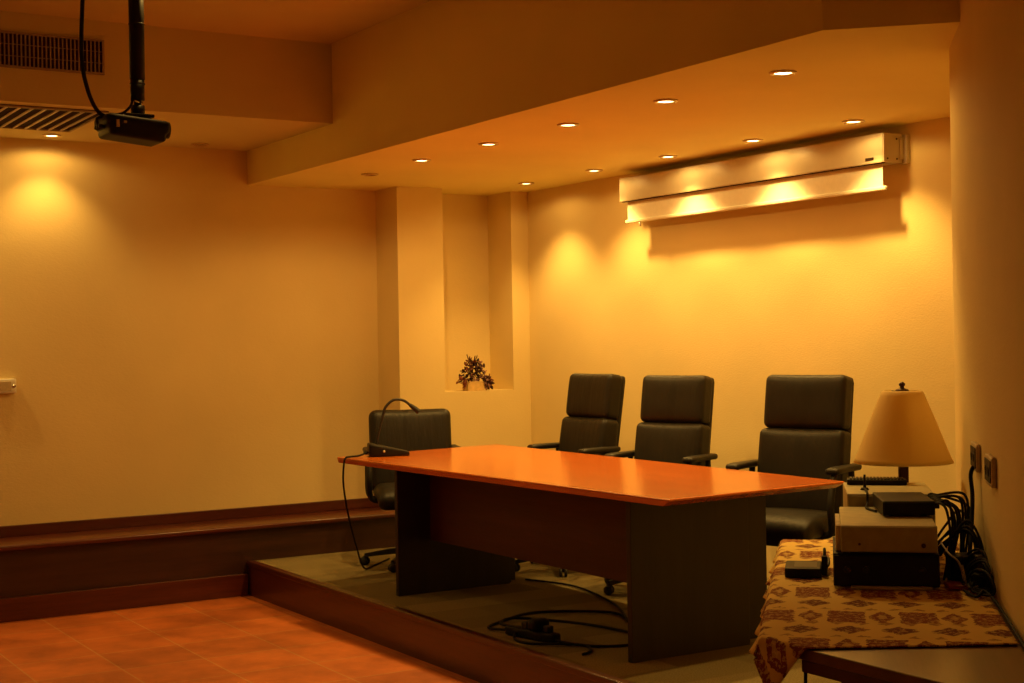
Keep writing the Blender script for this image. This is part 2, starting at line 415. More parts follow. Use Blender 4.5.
# ------------------------------------------------------------------ air grilles
t = thing('air_grille', 'wide metal wall grille with upright fins high on the bulkhead', 'vent', (0, 0, 0))
gx0, gx1, gz0, gz1, gy = 1.42, 2.415, 3.037, 3.238, YBH
MB().box((gx0, gy-0.004, gz0), (gx1, gy-0.0005, gz1)).build('backing', M['dark'], t)
f = MB()
f.box((gx0, gy-0.014, gz0), (gx1, gy-0.004, gz0+0.012)).box((gx0, gy-0.014, gz1-0.012), (gx1, gy-0.004, gz1))
f.box((gx0, gy-0.014, gz0+0.012), (gx0+0.012, gy-0.004, gz1-0.012)).box((gx1-0.012, gy-0.014, gz0+0.012), (gx1, gy-0.004, gz1-0.012))
f.build('frame', M['grille'], t)
f = MB(); x = gx0+0.03
while x < gx1-0.02:
    f.box((x-0.004, gy-0.013, gz0+0.012), (x+0.004, gy-0.004, gz1-0.012)); x += 0.0228
for zz in (0.33, 0.66): f.box((gx0+0.012, gy-0.008, gz0+zz*0.2-0.002), (gx1-0.012, gy-0.0045, gz0+zz*0.2+0.002))
f.build('fins', M['grille'], t)
t = thing('ceiling_grille', 'dark slatted air grille set in the low ceiling behind the projector', 'vent', (0, 0, 0))
gx0, gx1, gy0, gy1 = 1.42, 2.47, 8.49, 9.34
MB().box((gx0, gy0, H2-0.004), (gx1, gy1, H2-0.0005)).build('backing', M['dark'], t)
f = MB()
f.box((gx0, gy0, H2-0.014), (gx1, gy0+0.014, H2-0.004)).box((gx0, gy1-0.014, H2-0.014), (gx1, gy1, H2-0.004))
f.box((gx0, gy0+0.014, H2-0.014), (gx0+0.014, gy1-0.014, H2-0.004)).box((gx1-0.014, gy0+0.014, H2-0.014), (gx1, gy1-0.014, H2-0.004))
f.build('frame', M['grille'], t)
f = MB(); x = gx0+0.05
while x < gx1-0.03:
    f.box((x-0.005, gy0+0.014, H2-0.013), (x+0.005, gy1-0.014, H2-0.004)); x += 0.072
f.build('slats', M['grid'], t)

# ------------------------------------------------------------------ projector on its pole
PX, PY, PZ = 2.11, 6.875, 2.448
t = thing('projector', 'black ceiling projector hanging from a pole before the bulkhead', 'projector', (PX, PY, PZ))
def taper(p):
    k = 1-0.10*(p.z/0.06 < -0.2); return Vector((p.x*k, p.y*k, p.z - 0.012*(p.x/0.14)))
MB().pillow((0.0, 0, 0.056), (0.150, 0.12, 0.050), 0.020, 8, None, taper).build('body', M['black'], t)
b = MB(); b.lathe([(0.0, 0), (0.034, 0), (0.040, 0.006), (0.040, 0.03), (0.030, 0.03), (0.026, 0.016), (0, 0.018)], 24, Matrix.Translation((0.135, -0.04, 0.06)) @ Matrix.Rotation(PI/2, 4, 'Y'))
b.build('lens', M['blackm'], t)
b = MB()
for k in range(3): MB().cyl((-0.148, -0.06+0.035*k, 0.055), (-0.175, -0.06+0.035*k, 0.06), 0.010).build('connector', M['blackm'], t)
MB().box((-0.11, -0.119, 0.05), (-0.095, -0.1225, 0.085)).build('port', M['chrome'], t); MB().box((-0.075, -0.119, 0.07), (-0.06, -0.1225, 0.082)).build('port', M['chrome'], t)
b = MB(); b.box((-0.05, -0.07, 0.112), (0.09, 0.07, 0.128), 0.004); b.cyl((0.03, 0, 0.125), (0.03, 0, 0.175), 0.033).cyl((0.03, 0, 0.175), (0.03, 0, 0.205), 0.018)
b.build('mount', M['blackm'], t)
b = MB()
b.cyl((0.005, -0.035, 0.190), (0.055, 0.01, 0.190), 0.006); b.build('clamp_bolt', M['chrome'], t)
p = MB(); p.cyl((0.03, 0, 0.20), (0.03, 0, 0.30), 0.033).lathe([(0.036, 0.275), (0.036, 0.283)], 20, Matrix.Translation((0.03, 0, 0)))
p.cyl((0.03, 0, 0.30), (0.03, 0, H1-PZ-0.012), 0.036)
p.lathe([(0.036, 0.56), (0.038, 0.561), (0.038, 0.566), (0.036, 0.567)], 20, Matrix.Translation((0.03, 0, 0)))
p.lathe([(0.036, H1-PZ-0.03), (0.08, H1-PZ-0.012), (0.08, H1-PZ-0.0005), (0, H1-PZ-0.0005)], 24, Matrix.Translation((0.03, 0, 0)))
p.build('pole', M['black'], t)
c = MB().tube([(-0.215, 0.03, H1-PZ-0.001), (-0.212, 0.03, 0.75), (-0.225, 0.03, 0.42), (-0.205, 0.02, 0.25), (-0.155, 0.0, 0.13), (-0.06, 0.0, 0.10)], 0.010, 8)
c.tube([(0.0, -0.02, 0.215), (-0.012, -0.03, 0.17), (-0.05, -0.04, 0.132), (-0.10, -0.03, 0.118), (-0.17, -0.02, 0.10), (-0.16, -0.02, 0.06)], 0.006, 8)
c.build('cable', M['cable'], t)

# ------------------------------------------------------------------ projection screen
t = thing('projection_screen', 'white roll-up projection screen in a long wall case under the downlights', 'screen', (0, 0, 0))
cx0, cx1, cy0, cy1, cz0, cz1 = 5.805, 5.955, 5.635, 8.045, 2.398, 2.556
MB().box((cx0, cy0, cz0), (cx1, cy1, cz1), 0.005).build('case', M['case'], t)
for y, s in ((cy0, -1), (cy1, 1)):
    ec = MB().box((cx0+0.004, min(y, y+s*0.006), cz0+0.002), (cx1-0.02, max(y, y+s*0.006), cz1-0.002), 0.001).build('end_cap', M['case'], t)
    for x, z in ((cx0+0.03, cz0+0.02), (cx1-0.05, cz0+0.02), (cx1-0.05, cz1-0.03)):
        MB().cyl((x, y, z), (x, y+s*0.010, z), 0.005).build('screw', M['bronze'], ec)
    b = MB().box((cx1, min(y-s*0.02, y+s*0.03), cz0-0.002), (XS, max(y-s*0.02, y+s*0.03), cz1-0.005))
    b.box((cx1-0.03, min(y+s*0.006, y+s*0.012), cz0+0.02), (XS, max(y+s*0.006, y+s*0.012), cz1-0.02))
    b.build('bracket', M['case'], t)
MB().box((cx0+0.030, 5.665, 2.268), (cx0+0.034, 7.995, cz0+0.01)).build('fabric', M['fabric'], t)
b = MB().box((cx0+0.021, 5.642, 2.250), (cx0+0.043, 8.015, 2.272), 0.006, None, 3)
b.build('bottom_bar', M['white'], t)
MB().box((cx0-0.003, 5.70, cz0+0.016), (cx0-0.0003, 5.76, cz0+0.032)).build('badge', M['bronze'], t)
b = MB().box((cx0+0.012, cy0+0.01, cz0-0.004), (cx0+0.028, cy1-0.01, cz0+0.002)); b.build('slot_lip', M['dark'], t)
b = MB().cyl((cx0+0.032, 7.86, 2.250), (cx0+0.032, 7.86, 2.222), 0.007); b.build('pull_tab', M['white'], t)

# ------------------------------------------------------------------ conference table
t = thing('conference_table', 'long cherry-topped conference table with dark end panels on the platform', 'table', (4.4, 6.7, 0))
def L(x, y): return (x-4.4, y-6.7)
def tabletop():
    up = [L(3.866, 5.03), L(4.99, 5.12), L(5.05, 8.46), L(3.765, 8.22)]
    lo = [L(3.872, 5.085), L(4.985, 5.175), L(5.045, 8.455), L(3.771, 8.215)]
    t_ = bmesh.new()
    a = [t_.verts.new((x, y, TOP)) for x, y in up]; m_ = [t_.verts.new((x, y, TOP-0.010)) for x, y in up]; b_ = [t_.verts.new((x, y, TOP-0.036)) for x, y in lo]
    t_.faces.new(a); t_.faces.new(b_[::-1])
    for k in range(4):
        n = (k+1) % 4
        t_.faces.new((m_[k], m_[n], a[n], a[k])); t_.faces.new((b_[k], b_[n], m_[n], m_[k]))
    bmesh.ops.recalc_face_normals(t_, faces=t_.faces)
    bmesh.ops.bevel(t_, geom=[e for e in t_.edges], offset=0.004, segments=2, profile=0.5, affect='EDGES')
    mb = MB(); mb._merge(t_); return mb
tabletop().build('tabletop', M['cherry'], t)
for k, (y, x0, x1) in enumerate(((5.37, 3.905, 4.60), (7.572, 3.845, 4.60))):
    a = L(x0, y); b_ = L(x1, y+0.035)
    lg = MB().box((a[0], a[1], 0.0), (b_[0], b_[1], TOP-0.036), 0.003)
    a = L(x1, y+0.10); b_ = L(x1+(0.20 if k == 0 else 0.10), y+0.135)
    lg.box((a[0], a[1], 0.0), (b_[0], b_[1], TOP-0.036), 0.003)
    a = L(x1-0.03, y+0.035); b_ = L(x1+0.03, y+0.10)
    lg.box((a[0], a[1], 0.0), (b_[0], b_[1], TOP-0.04))
    lg.build('end_panel', M['legwood'], t)
p0, p1 = L(4.09, 5.405), L(4.06, 7.572)
MB().prism([p0, (p0[0]+0.022, p0[1]), (p1[0]+0.022, p1[1]), p1], 0.310, TOP-0.036).build('modesty_panel', M['panel'], t)

# ------------------------------------------------------------------ swivel chairs (local: facing +Y)
def make_chair(label, high=True, group=None):
    t = thing('swivel_chair', label, 'chair', (0, 0, 0), 0, group)
    base = MB()
    base.lathe([(0.0, 0.075), (0.045, 0.075), (0.050, 0.10), (0.038, 0.125), (0, 0.125)], 20)
    R = 0.32
    for k in range(5):
        a = 2*PI*k/5+PI/2
        ca, sa = math.cos(a), math.sin(a)
        prev = None
        N = 8; vs = []; fs = []
        for i in range(N+1):
            s = i/N; r = 0.03+(R-0.03)*s; z = 0.105-0.028*s-0.012*s*s; w = 0.028*(1-s)+0.016*s; h = 0.022*(1-s)+0.012*s
            for (dx, dz) in ((-w, -h), (w, -h), (w*0.6, h), (-w*0.6, h)):
                vs.append((r*ca-dx*sa, r*sa+dx*ca, z+dz))
        for i in range(N):
            for j in range(4): fs.append((i*4+j, i*4+(j+1) % 4, (i+1)*4+(j+1) % 4, (i+1)*4+j))
        fs.append((3, 2, 1, 0)); fs.append((N*4, N*4+1, N*4+2, N*4+3))
        base._add(vs, fs)
    bo = base.build('base', M['black'], t)
    for k in range(5):
        a = 2*PI*k/5+PI/2; c = Vector((R*math.cos(a), R*math.sin(a), 0.0))
        th = a+0.7+0.9*k; ax = Vector((math.cos(th), math.sin(th), 0))
        w = MB()
        for s in (-1, 1):
            xf = Matrix.Translation(c+ax*(s*0.016)+Vector((0, 0, 0.0275))) @ ax.to_track_quat('Z', 'Y').to_matrix().to_4x4()
            w.lathe([(0, -0.009), (0.024, -0.009), (0.0275, -0.004), (0.0275, 0.004), (0.024, 0.009), (0, 0.009)], 18, xf)
        w.cyl(c+Vector((0, 0, 0.03)), c+Vector((0, 0, 0.062)), 0.010)
        w.box((c.x-0.012, c.y-0.012, 0.045), (c.x+0.012, c.y+0.012, 0.058), 0.004)
        w.build('caster', M['rubber'], bo)
    MB().cyl((0, 0, 0.12), (0, 0, 0.27), 0.030).cyl((0, 0, 0.27), (0, 0, 0.40), 0.018).box((-0.11, -0.13, 0.395), (0.11, 0.13, 0.43), 0.006).build('column', M['blackm'], t)
    def seatfn(p):
        q = p.copy()
        if q.z > 0: q.z += 0.014*(1-(p.x/0.26)**2)*(1-(p.y/0.25)**2)
        if p.y > 0.12: q.z -= 0.35*(p.y-0.12)**2/0.13
        return q
    so = MB().pillow((0, 0.02, 0.488), (0.245, 0.255, 0.055), 0.045, 12, None, seatfn).build('seat', M['leather'], t)
    MB().pillow((0, 0.015, 0.437), (0.220, 0.235, 0.016), 0.012, 6).build('seat_shell', M['black'], so)
    tilt = Matrix.Translation((0, -0.215, 0.46)) @ Matrix.Rotation(math.radians(9), 4, 'X')
    H = 0.785 if high else 0.58
    def curve(p): q = p.copy(); q.y += 0.10*(p.x)**2/0.26; return q
    def cush(hz, tag_):
        def fn(p):
            q = p.copy()
            if p.y > 0:
                bl = (1-(p.x/0.27)**2)*(1-(p.z/hz)**4)
                q.y += 0.018*bl
                # gathered pleats fanning from the seam
                g = max(0.0, 1-abs(p.x)/0.16)
                q.y += 0.006*g*math.sin(p.x*125+2.0*math.sin(p.z*9))*max(0, (p.z/hz))
            q.y += 0.10*(p.x)**2/0.26
            return q
        return fn
    bk = MB().pillow((0, -0.035, H/2), (0.219, 0.026, H/2), 0.024, 10, tilt, curve).build('backrest', M['leather'], t)
    if high:
        MB().pillow((0, 0.022, 0.642), (0.224, 0.060, 0.146), 0.034, 22, tilt, cush(0.146, 'u')).build('head_cushion', M['leather'], bk)
        MB().pillow((0, 0.030, 0.267), (0.236, 0.068, 0.231), 0.036, 22, tilt, cush(0.232, 'l')).build('back_cushion', M['leather'], bk)
    else:
        MB().pillow((0, 0.035, 0.295), (0.262, 0.062, 0.285), 0.05, 22, tilt, cush(0.285, 'm')).build('back_cushion', M['leather'], bk)
    for s in (-1, 1):
        ao = MB().pillow((s*0.275, -0.10, 0.772), (0.030, 0.155, 0.018), 0.017, 8, None, lambda p: Vector((p.x*(1+0.25*(p.y > 0)), p.y, p.z-0.5*max(0, p.y-0.06)**2))).build('armrest', M['leather'], t)
        MB().tube([(s*0.21, 0.05, 0.44), (s*0.275, 0.06, 0.47), (s*0.285, 0.09, 0.60), (s*0.275, 0.02, 0.758)], 0.018, 10).build('arm_support', M['black'], ao)
        MB().tube([(s*0.21, -0.10, 0.44), (s*0.275, -0.11, 0.47), (s*0.280, -0.17, 0.60), (s*0.275, -0.18, 0.758)], 0.016, 10).build('arm_support', M['black'], ao)
    return t
G = 'high-back chairs behind the conference table'
ch = make_chair('black leather high-back swivel chair behind the table, the one beside the table lamp', True, G)
ch.location = (5.20, 5.775, 0); ch.rotation_euler = (0, 0, math.radians(111))
for c_ in ch.children:
    if c_.name.startswith('base'): c_.rotation_euler = (0, 0, math.radians(-19))
dup(ch, (5.175, 6.895, 0), math.radians(109), 'black leather high-back swivel chair behind the table, middle of the three in the row')
c3 = dup(ch, (5.165, 7.845, 0), math.radians(93), 'black leather high-back swivel chair behind the table, the one nearest the wall niche')
hc = make_chair('black leather lower-backed swivel chair at the head of the table by the microphone', False)
hc.location = (4.495, 8.60, 0); hc.rotation_euler = (0, 0, math.radians(158)); hc.scale = (1.06, 1.05, 0.975)

ch.scale = (1.05, 1.03, 1.012)
for o_, deg in ((ch, -19), (c3, -18), (hc, -31)):
    for c_ in o_.children:
        if c_.name.startswith('base'): c_.rotation_euler = (0, 0, math.radians(deg))

# ------------------------------------------------------------------ microphone on the table
t = thing('desk_microphone', 'black gooseneck microphone with flat base on the far end of the table', 'microphone', (4.045, 8.075, TOP), math.radians(-20))
def wedge(p): q = p.copy(); q.z += 0.012*(-p.x/0.12); return q
MB().pillow((0, 0, 0.036), (0.125, 0.075, 0.035), 0.014, 8, None, lambda p: Vector((p.x, p.y*(1-0.25*(p.x > 0.03)), (p.z+0.035)*(0.78-0.42*p.x/0.125)-0.035))).build('base', M['black'], t)
MB().cyl((-0.035, -0.074, 0.032), (-0.035, -0.080, 0.034), 0.007, 0.007, 12).build('button', M['plate'], t)
MB().tube([(-0.075, 0.02, 0.060), (-0.052, 0.02, 0.16), (-0.030, 0.02, 0.24), (-0.010, 0.02, 0.300), (0.04, 0.02, 0.342), (0.10, 0.02, 0.338), (0.145, 0.02, 0.305)], 0.0085, 10).build('gooseneck', M['rubber'], t)
MB().tube([(0.140, 0.02, 0.310), (0.16, 0.02, 0.294), (0.195, 0.02, 0.265)], lambda s: 0.011+0.007*s, 12).build('microphone_head', M['rubber'], t)
inv = (Matrix.Translation((4.045, 8.075, TOP)) @ Matrix.Rotation(math.radians(-20), 4, 'Z')).inverted()
cp = [(3.93, 8.11, TOP+0.030), (3.86, 8.10, TOP+0.010), (3.79, 8.08, TOP+0.008), (3.755, 8.07, TOP+0.004), (3.742, 8.07, TOP-0.03), (3.745, 8.09, 0.62), (3.82, 8.19, 0.42), (3.95, 8.36, 0.20), (4.08, 8.53, 0.03), (4.20, 8.66, 0.007), (4.45, 8.9, 0.007)]
MB().tube([inv @ Vector(p) for p in cp], 0.006, 8).build('cable', M['cable'], t)

# ------------------------------------------------------------------ cables and plug strip under the table
t = thing('extension_lead', 'black plug strip and coiled lead lying on the carpet under the table', 'cable', (3.83, 6.10, 0), 0)
xf = Matrix.Translation((0, 0, 0)) @ Matrix.Rotation(math.radians(102), 4, 'Z')
MB().pillow((0, 0, 0.025), (0.17, 0.032, 0.024), 0.012, 6, xf).build('plug_strip', M['black'], t)
for k in range(3): MB().box((-0.13+k*0.075, -0.02, 0.048), (-0.09+k*0.075, 0.02, 0.080), 0.006, xf).build('plug', M['rubber'], t)
pts = [(-0.03, 0.17, 0.02), (-0.06, 0.32, 0.01), (0.05, 0.42, 0.008), (0.35, 0.55, 0.008), (0.62, 0.40, 0.008), (0.70, 0.25, 0.008), (0.62, 0.05, 0.008)]
c = MB().tube(pts, 0.007, 8)
c.tube([(0.02, -0.16, 0.02), (0.06, -0.26, 0.012), (0.16, -0.38, 0.008), (0.34, -0.42, 0.008), (0.45, -0.25, 0.008), (0.42, 0.05, 0.008), (0.32, 0.3, 0.008), (0.14, 0.42, 0.022), (0.02, 0.34, 0.022), (0.0, 0.2, 0.03)], 0.007, 8)
c.tube([(-0.03, 0.10, 0.03), (-0.09, 0.02, 0.008), (-0.09, -0.10, 0.008), (0.00, -0.22, 0.012), (0.10, -0.30, 0.008), (0.06, -0.42, 0.008), (-0.02, -0.47, 0.008)], 0.007, 8)
c.tube([(0.62, 0.05, 0.008), (0.85, 0.5, 0.008), (1.0, 1.1, 0.008), (0.9, 1.5, 0.008)], 0.006, 8)
c.build('lead', M['cable'], t)
b = MB(); b.pillow((0.01, -0.04, 0.078), (0.05, 0.035, 0.028), 0.018, 6)
b.build('adapter', M['black'], t)

# ------------------------------------------------------------------ dried arrangement in the niche
t = thing('dried_flower_arrangement', 'small dark dried flower arrangement in a blond wooden box on the niche sill', 'ornament', (5.545, 9.60, 1.098))
t.scale = (0.82, 0.82, 0.82)
b = MB().prism([(-0.10, -0.06), (0.075, -0.06), (0.075, 0.05), (-0.10, 0.05)], 0.0, 0.085, 0.004)
b.build('box', M['boxw'], t)
def leaf(mb, c, d, ln, w):
    d = Vector(d).normalized(); s = d.cross(Vector((rnd.uniform(-1, 1), rnd.uniform(-1, 1), rnd.uniform(-1, 1)))).normalized(); n = d.cross(s)
    c = Vector(c); vs = []; fs = []
    for i in range(5):
        q = i/4; ww = w*math.sin(PI*(0.12+0.85*q)); mid = c+d*ln*q+n*(0.25*ln*q*q)
        vs += [mid-s*ww+n*0.004, mid-n*0.003, mid+s*ww+n*0.004]
    for i in range(4):
        for j in range(2): fs.append((i*3+j, i*3+j+1, i*3+j+4, i*3+j+3))
    k = len(vs)
    th = 0.0016
    vs += [v+n*th for v in vs]
    fs += [tuple(i+k for i in f)[::-1] for f in fs]
    ring = [0, 3, 6, 9, 12, 13, 14, 11, 8, 5, 2, 1]
    for i in range(len(ring)): a, b2 = ring[i], ring[(i+1) % len(ring)]; fs.append((a, b2, b2+k, a+k))
    mb._add(vs, fs, True)
A, B2, C2 = MB(), MB(), MB()
for k in range(170):
    h = rnd.random()**1.2
    w = 0.13*(1-h)+0.035
    x = rnd.uniform(-w, w); c = (x-0.01+0.01*h, rnd.uniform(-0.045, 0.03), 0.088+h*0.20)
    d = (x*5+rnd.uniform(-.5, .5), rnd.uniform(-1, .6), rnd.uniform(-0.9, 0.8))
    mb = A if k % 10 < 6 else (B2 if x < 0 else C2)
    leaf(mb, c, d, rnd.uniform(0.030, 0.052), rnd.uniform(0.009, 0.016))
for k in range(36):   # hanging spray to the right
    c = (0.10+rnd.uniform(-0.02, 0.05), rnd.uniform(-0.07, -0.01), 0.085+rnd.uniform(-0.05, 0.035))
    leaf(C2 if k % 3 == 0 else A if k % 3 == 1 else B2, c, (rnd.uniform(-1, 1), rnd.uniform(-1, 0.3), rnd.uniform(-1, .5)), 0.045, 0.015)
for k in range(12):
    leaf(B2, (-0.105+rnd.uniform(-0.015, 0.01), -0.03, 0.09+rnd.uniform(-0.03, 0.02)), (-0.6, -0.3, -1), 0.05, 0.012)
A.build('dark_petals', M['petal'], t); B2.build('rust_petals', M['petalr'], t); C2.build('mauve_petals', M['petalp'], t)
b = MB()
for pts in ([(-0.02, 0, 0.09), (-0.04, 0, 0.2), (-0.055, 0, 0.27), (-0.075, 0, 0.335)], [(-0.055, 0, 0.27), (-0.08, -0.01, 0.265), (-0.11, -0.01, 0.252)],
            [(-0.045, 0, 0.24), (-0.03, 0, 0.29), (-0.02, 0, 0.305)], [(-0.06, 0, 0.29), (-0.045, 0, 0.305), (-0.045, 0.0, 0.315)], [(0.08, -0.05, 0.085), (0.09, -0.08, 0.02), (0.07, -0.085, 0.006)]):
    b.tube(pts, 0.0045, 6, 4)
b.build('twig', M['twig'], t)

# ------------------------------------------------------------------ wall boxes
t = thing('wall_switch', 'small pale switch box fixed to the left wall at the picture edge', 'switch', (2.165, YW, 1.23))
MB().pillow((-0.03, -0.022, 0), (0.085, 0.021, 0.048), 0.008, 6).build('housing', M['white'], t)
MB().box((-0.09, -0.0455, -0.03), (0.02, -0.0432, 0.03), 0.001).build('rocker', M['plate'], t)
MB().cyl((0.038, -0.043, 0.0), (0.038, -0.050, 0.0), 0.010).build('knob', M['chrome'], t)
def socket(label, p):
    t = thing('wall_socket', label, 'socket', (p[0], p[1], p[2]), DROT, 'sockets on the right wall')
    MB().pillow((-0.008, 0, 0), (0.0075, 0.095, 0.046), 0.003, 5).build('plate', M['plate'], t)
    MB().box((-0.0185, -0.078, -0.034), (-0.0152, 0.078, 0.034), 0.001).build('insert', M['black'], t)
    for y in (-0.038, 0.038):
        MB().lathe([(0, 0), (0.013, 0), (0.016, 0.003), (0.016, 0), (0.016, -0.001)], 14, Matrix.Translation((-0.0180, y, 0)) @ Matrix.Rotation(-PI/2, 4, 'Y')).build('outlet', M['rubber'], t)
    return t
def onwall(u_off, v, z): return uv(wall_u-u_off, v, z)
vA = 0.691*4.03+0.723*3.51-0.17; vB = 0.691*3.665+0.723*3.125-0.10
socket('far wall socket on the right wall with a black lead plugged in', onwall(0.0005, vA, 1.055))
socket('near wall socket on the right wall with nothing plugged in', onwall(0.0005, vB, 1.05))

# ------------------------------------------------------------------ side desk along the right wall (u across, v along)
t = thing('side_desk', 'wooden side desk with an angled end along the right wall under the patterned cloth', 'table', (0, 0, 0), DROT)
outline = [(-0.175, 5.90), (-0.175, 3.965), (-0.075, 3.865), (0.245, 3.535), (0.47, 3.30), (0.489, 3.30), (0.489, 5.90)]
MB().prism(outline, DESK-0.030, DESK, 0.003).build('desktop', M['desk'], t)
def inset(pts_in, z0, z1, nm): return MB().prism(pts_in, z0, z1, 0.002).build(nm, M['deskedge'], t)
inset([(-0.080, 3.872), (0.44, 3.337), (0.455, 3.352), (-0.065, 3.887)], DESK-0.062, DESK-0.0305, 'edge_rail')
inset([(0.02, 3.86), (0.42, 3.447), (0.445, 3.472), (0.045, 3.885)], FL, DESK-0.0305, 'front_panel')
inset([(0.03, 5.49), (0.46, 5.49), (0.46, 5.525), (0.03, 5.525)], FL, DESK-0.031, 'end_panel')
# patterned cloth: one sheet, lies on the desk, hangs over its left edge and near corner
def cloth():
    nu, nv = 64, 150
    u0, u1, v0, v1 = -0.240, 0.470, 3.80, 5.89
    bm = bmesh.new(); uvl = bm.loops.layers.uv.new('UVMap'); grid = []
    for j in range(nv+1):
        row = []
        for i in range(nu+1):
            a, b = i/nu, j/nv
            u = u0+(u1-u0)*a; v = v0+(v1-v0)*b
            # the near edge runs askew
            v += (1-b)*(0.005+0.165*a)
            z = DESK+0.0035+0.0022*noise.noise(Vector((u*7, v*7, 0)))
            # past the desk's left edge or its cut corner the sheet folds down
            over = max(-0.182-u, 0.0)
            cut = (-(u+0.075)*0.716-(v-3.865)*0.698)      # distance beyond the angled edge
            o2 = max(cut-0.006, 0.0)
            ov = max(over, o2)
            x, y = u, v
            if ov > 0:
                drop = ov
                rad = 0.012
                if ov < rad*PI/2:
                    th = ov/rad; out = rad*math.sin(th); dz = rad*(1-math.cos(th))
                else:
                    out = rad+0.30*(ov-rad*PI/2); dz = rad+0.93*(ov-rad*PI/2)
                wob = 0.010*math.sin(v*23)+0.006*math.sin(v*51+1)
                if o2 > over:
                    x += 0.716*(cut-out); y += 0.698*(cut-out)
                    x -= 0.0; 
                else:
                    x = -0.182-out+ (wob*min(1, dz/0.05))
                z -= dz
            row.append((bm.verts.new((x, y, z)), (u+0.02, v)))
        grid.append(row)
    for j in range(nv):
        for i in range(nu):
            q = [grid[j][i], grid[j][i+1], grid[j+1][i+1], grid[j+1][i]]
            f = bm.faces.new([a for a, _ in q]); f.smooth = True
            for lp, (_, w) in zip(f.loops, q): lp[uvl].uv = w
    me = bpy.data.meshes.new('table_cloth'); bm.to_mesh(me); bm.free(); me.materials.append(M['cloth'])
    o = bpy.data.objects.new('table_cloth', me); COL.objects.link(o); o.rotation_euler = (0, 0, DROT)
    m = o.modifiers.new('thick', 'SOLIDIFY'); m.thickness = 0.003; m.offset = 1
    return tag(o, 'tan cloth with maroon rectangles and diamonds spread over the side desk', 'tablecloth')
cloth()
CL = DESK+0.0095     # top of the cloth

def desk_thing(name, label, cat, u, v, z, rz=0.0, group=None):
    p = uv(u, v, z); return thing(name, label, cat, p, DROT+rz, group)

def feet(w, d, t):
    for sx in (-1, 1):
        for sy in (-1, 1): MB().cyl((sx*(w/2-0.03), sy*(d/2-0.03), 0.0), (sx*(w/2-0.03), sy*(d/2-0.03), 0.006), 0.010).build('foot', M['rubber'], t)
ZA = CL
t = desk_thing('amplifier', 'black amplifier box at the bottom of the device stack on the cloth', 'amplifier', 0.169, 4.755+0.20, ZA)
feet(0.325, 0.40, t)
MB().box((-0.163, -0.20, 0.006), (0.163, 0.20, 0.110), 0.004).build('casing', M['black'], t)
MB().box((-0.160, -0.206, 0.012), (0.160, -0.1995, 0.104), 0.002).build('front_panel', M['blackm'], t)
for x in (-0.12, -0.06, 0.11): MB().cyl((x, -0.206, 0.06), (x, -0.218, 0.06), 0.012, 0.010).build('knob', M['rubber'], t)
MB().box((-0.11, -0.225, 0.0), (0.14, -0.206, 0.010), 0.002).build('base_lip', M['greycable'], t)
ZB1 = ZA+0.1105
t = desk_thing('media_player', 'wide beige metal device stacked on the black amplifier', 'device', 0.178, 4.742+0.26, ZB1)
feet(0.29, 0.40, t)
MB().box((-0.148, -0.26, 0.006), (0.148, 0.26, 0.090), 0.004).build('casing', M['beige'], t)
MB().box((-0.146, -0.265, 0.009), (0.146, -0.2595, 0.086), 0.002).build('front_panel', M['beiged'], t)
MB().cyl((0.105, -0.265, 0.030), (0.105, -0.274, 0.030), 0.007).build('button', M['bronze'], t); MB().cyl((-0.09, -0.265, 0.032), (-0.09, -0.268, 0.032), 0.004).build('button', M['bronze'], t)
MB().box((-0.163, -0.20, 0.001), (-0.1485, 0.12, 0.082), 0.002).build('side_plate', M['paper'], t)
ZB2 = ZB1+0.0905
# receiver standing behind
t = desk_thing('receiver', 'beige receiver standing behind the stack under the black keypad', 'device', 0.203, 5.495, CL, math.radians(1.5))
feet(0.30, 0.40, t)
MB().box((-0.150, -0.205, 0.006), (0.150, 0.205, 0.243), 0.004).build('casing', M['beige'], t)
MB().box((-0.146, -0.2105, 0.015), (0.146, -0.2045, 0.236), 0.002).build('front_panel', M['beiged'], t)
# router
t = desk_thing('router', 'black set-top box lying on top of the beige device', 'device', 0.240, 5.115, ZB2, math.radians(5))
feet(0.165, 0.27, t)
MB().box((-0.084, -0.145, 0.006), (0.084, 0.145, 0.052), 0.004).build('casing', M['black'], t)
MB().box((-0.080, -0.1485, 0.012), (0.080, -0.1445, 0.047), 0.001).build('front_panel', M['blackm'], t)
for k in range(4): MB().cyl((0.084, -0.09+0.05*k, 0.03), (0.105, -0.09+0.05*k, 0.03), 0.009).build('connector', M['rubber'], t)
# keypad with aerial
t = desk_thing('keypad', 'flat black keypad with rows of keys on the receiver before the lamp', 'keypad', 0.170, 5.63, CL+0.2435)
MB().box((-0.108, -0.045, 0.0), (0.108, 0.045, 0.020), 0.004).build('casing', M['black'], t)
b = MB()
for i in range(16):
    for j in range(4): b.box((-0.098+0.0124*i, -0.036+0.019*j, 0.0195), (-0.089+0.0124*i, -0.022+0.019*j, 0.0245), 0.001)
b.build('keys', M['blackm'], t)
t = desk_thing('aerial', 'thin upright black aerial and its lead in front of the keypad', 'aerial', 0.122, 5.42, CL+0.2435)
MB().cyl((0, 0, 0), (0, 0, 0.008), 0.016, 0.012).cyl((0, 0, 0.006), (0.0, 0, 0.055), 0.0055, 0.004).build('stick', M['black'], t)
MB().tube([(0, -0.01, 0.006), (0.003, -0.08, 0.006), (0.006, -0.135, 0.0), (0.004, -0.16, -0.03), (0.0, -0.24, -0.038), (0.03, -0.33, -0.038)], 0.004, 8).build('lead', M['cable'], t)
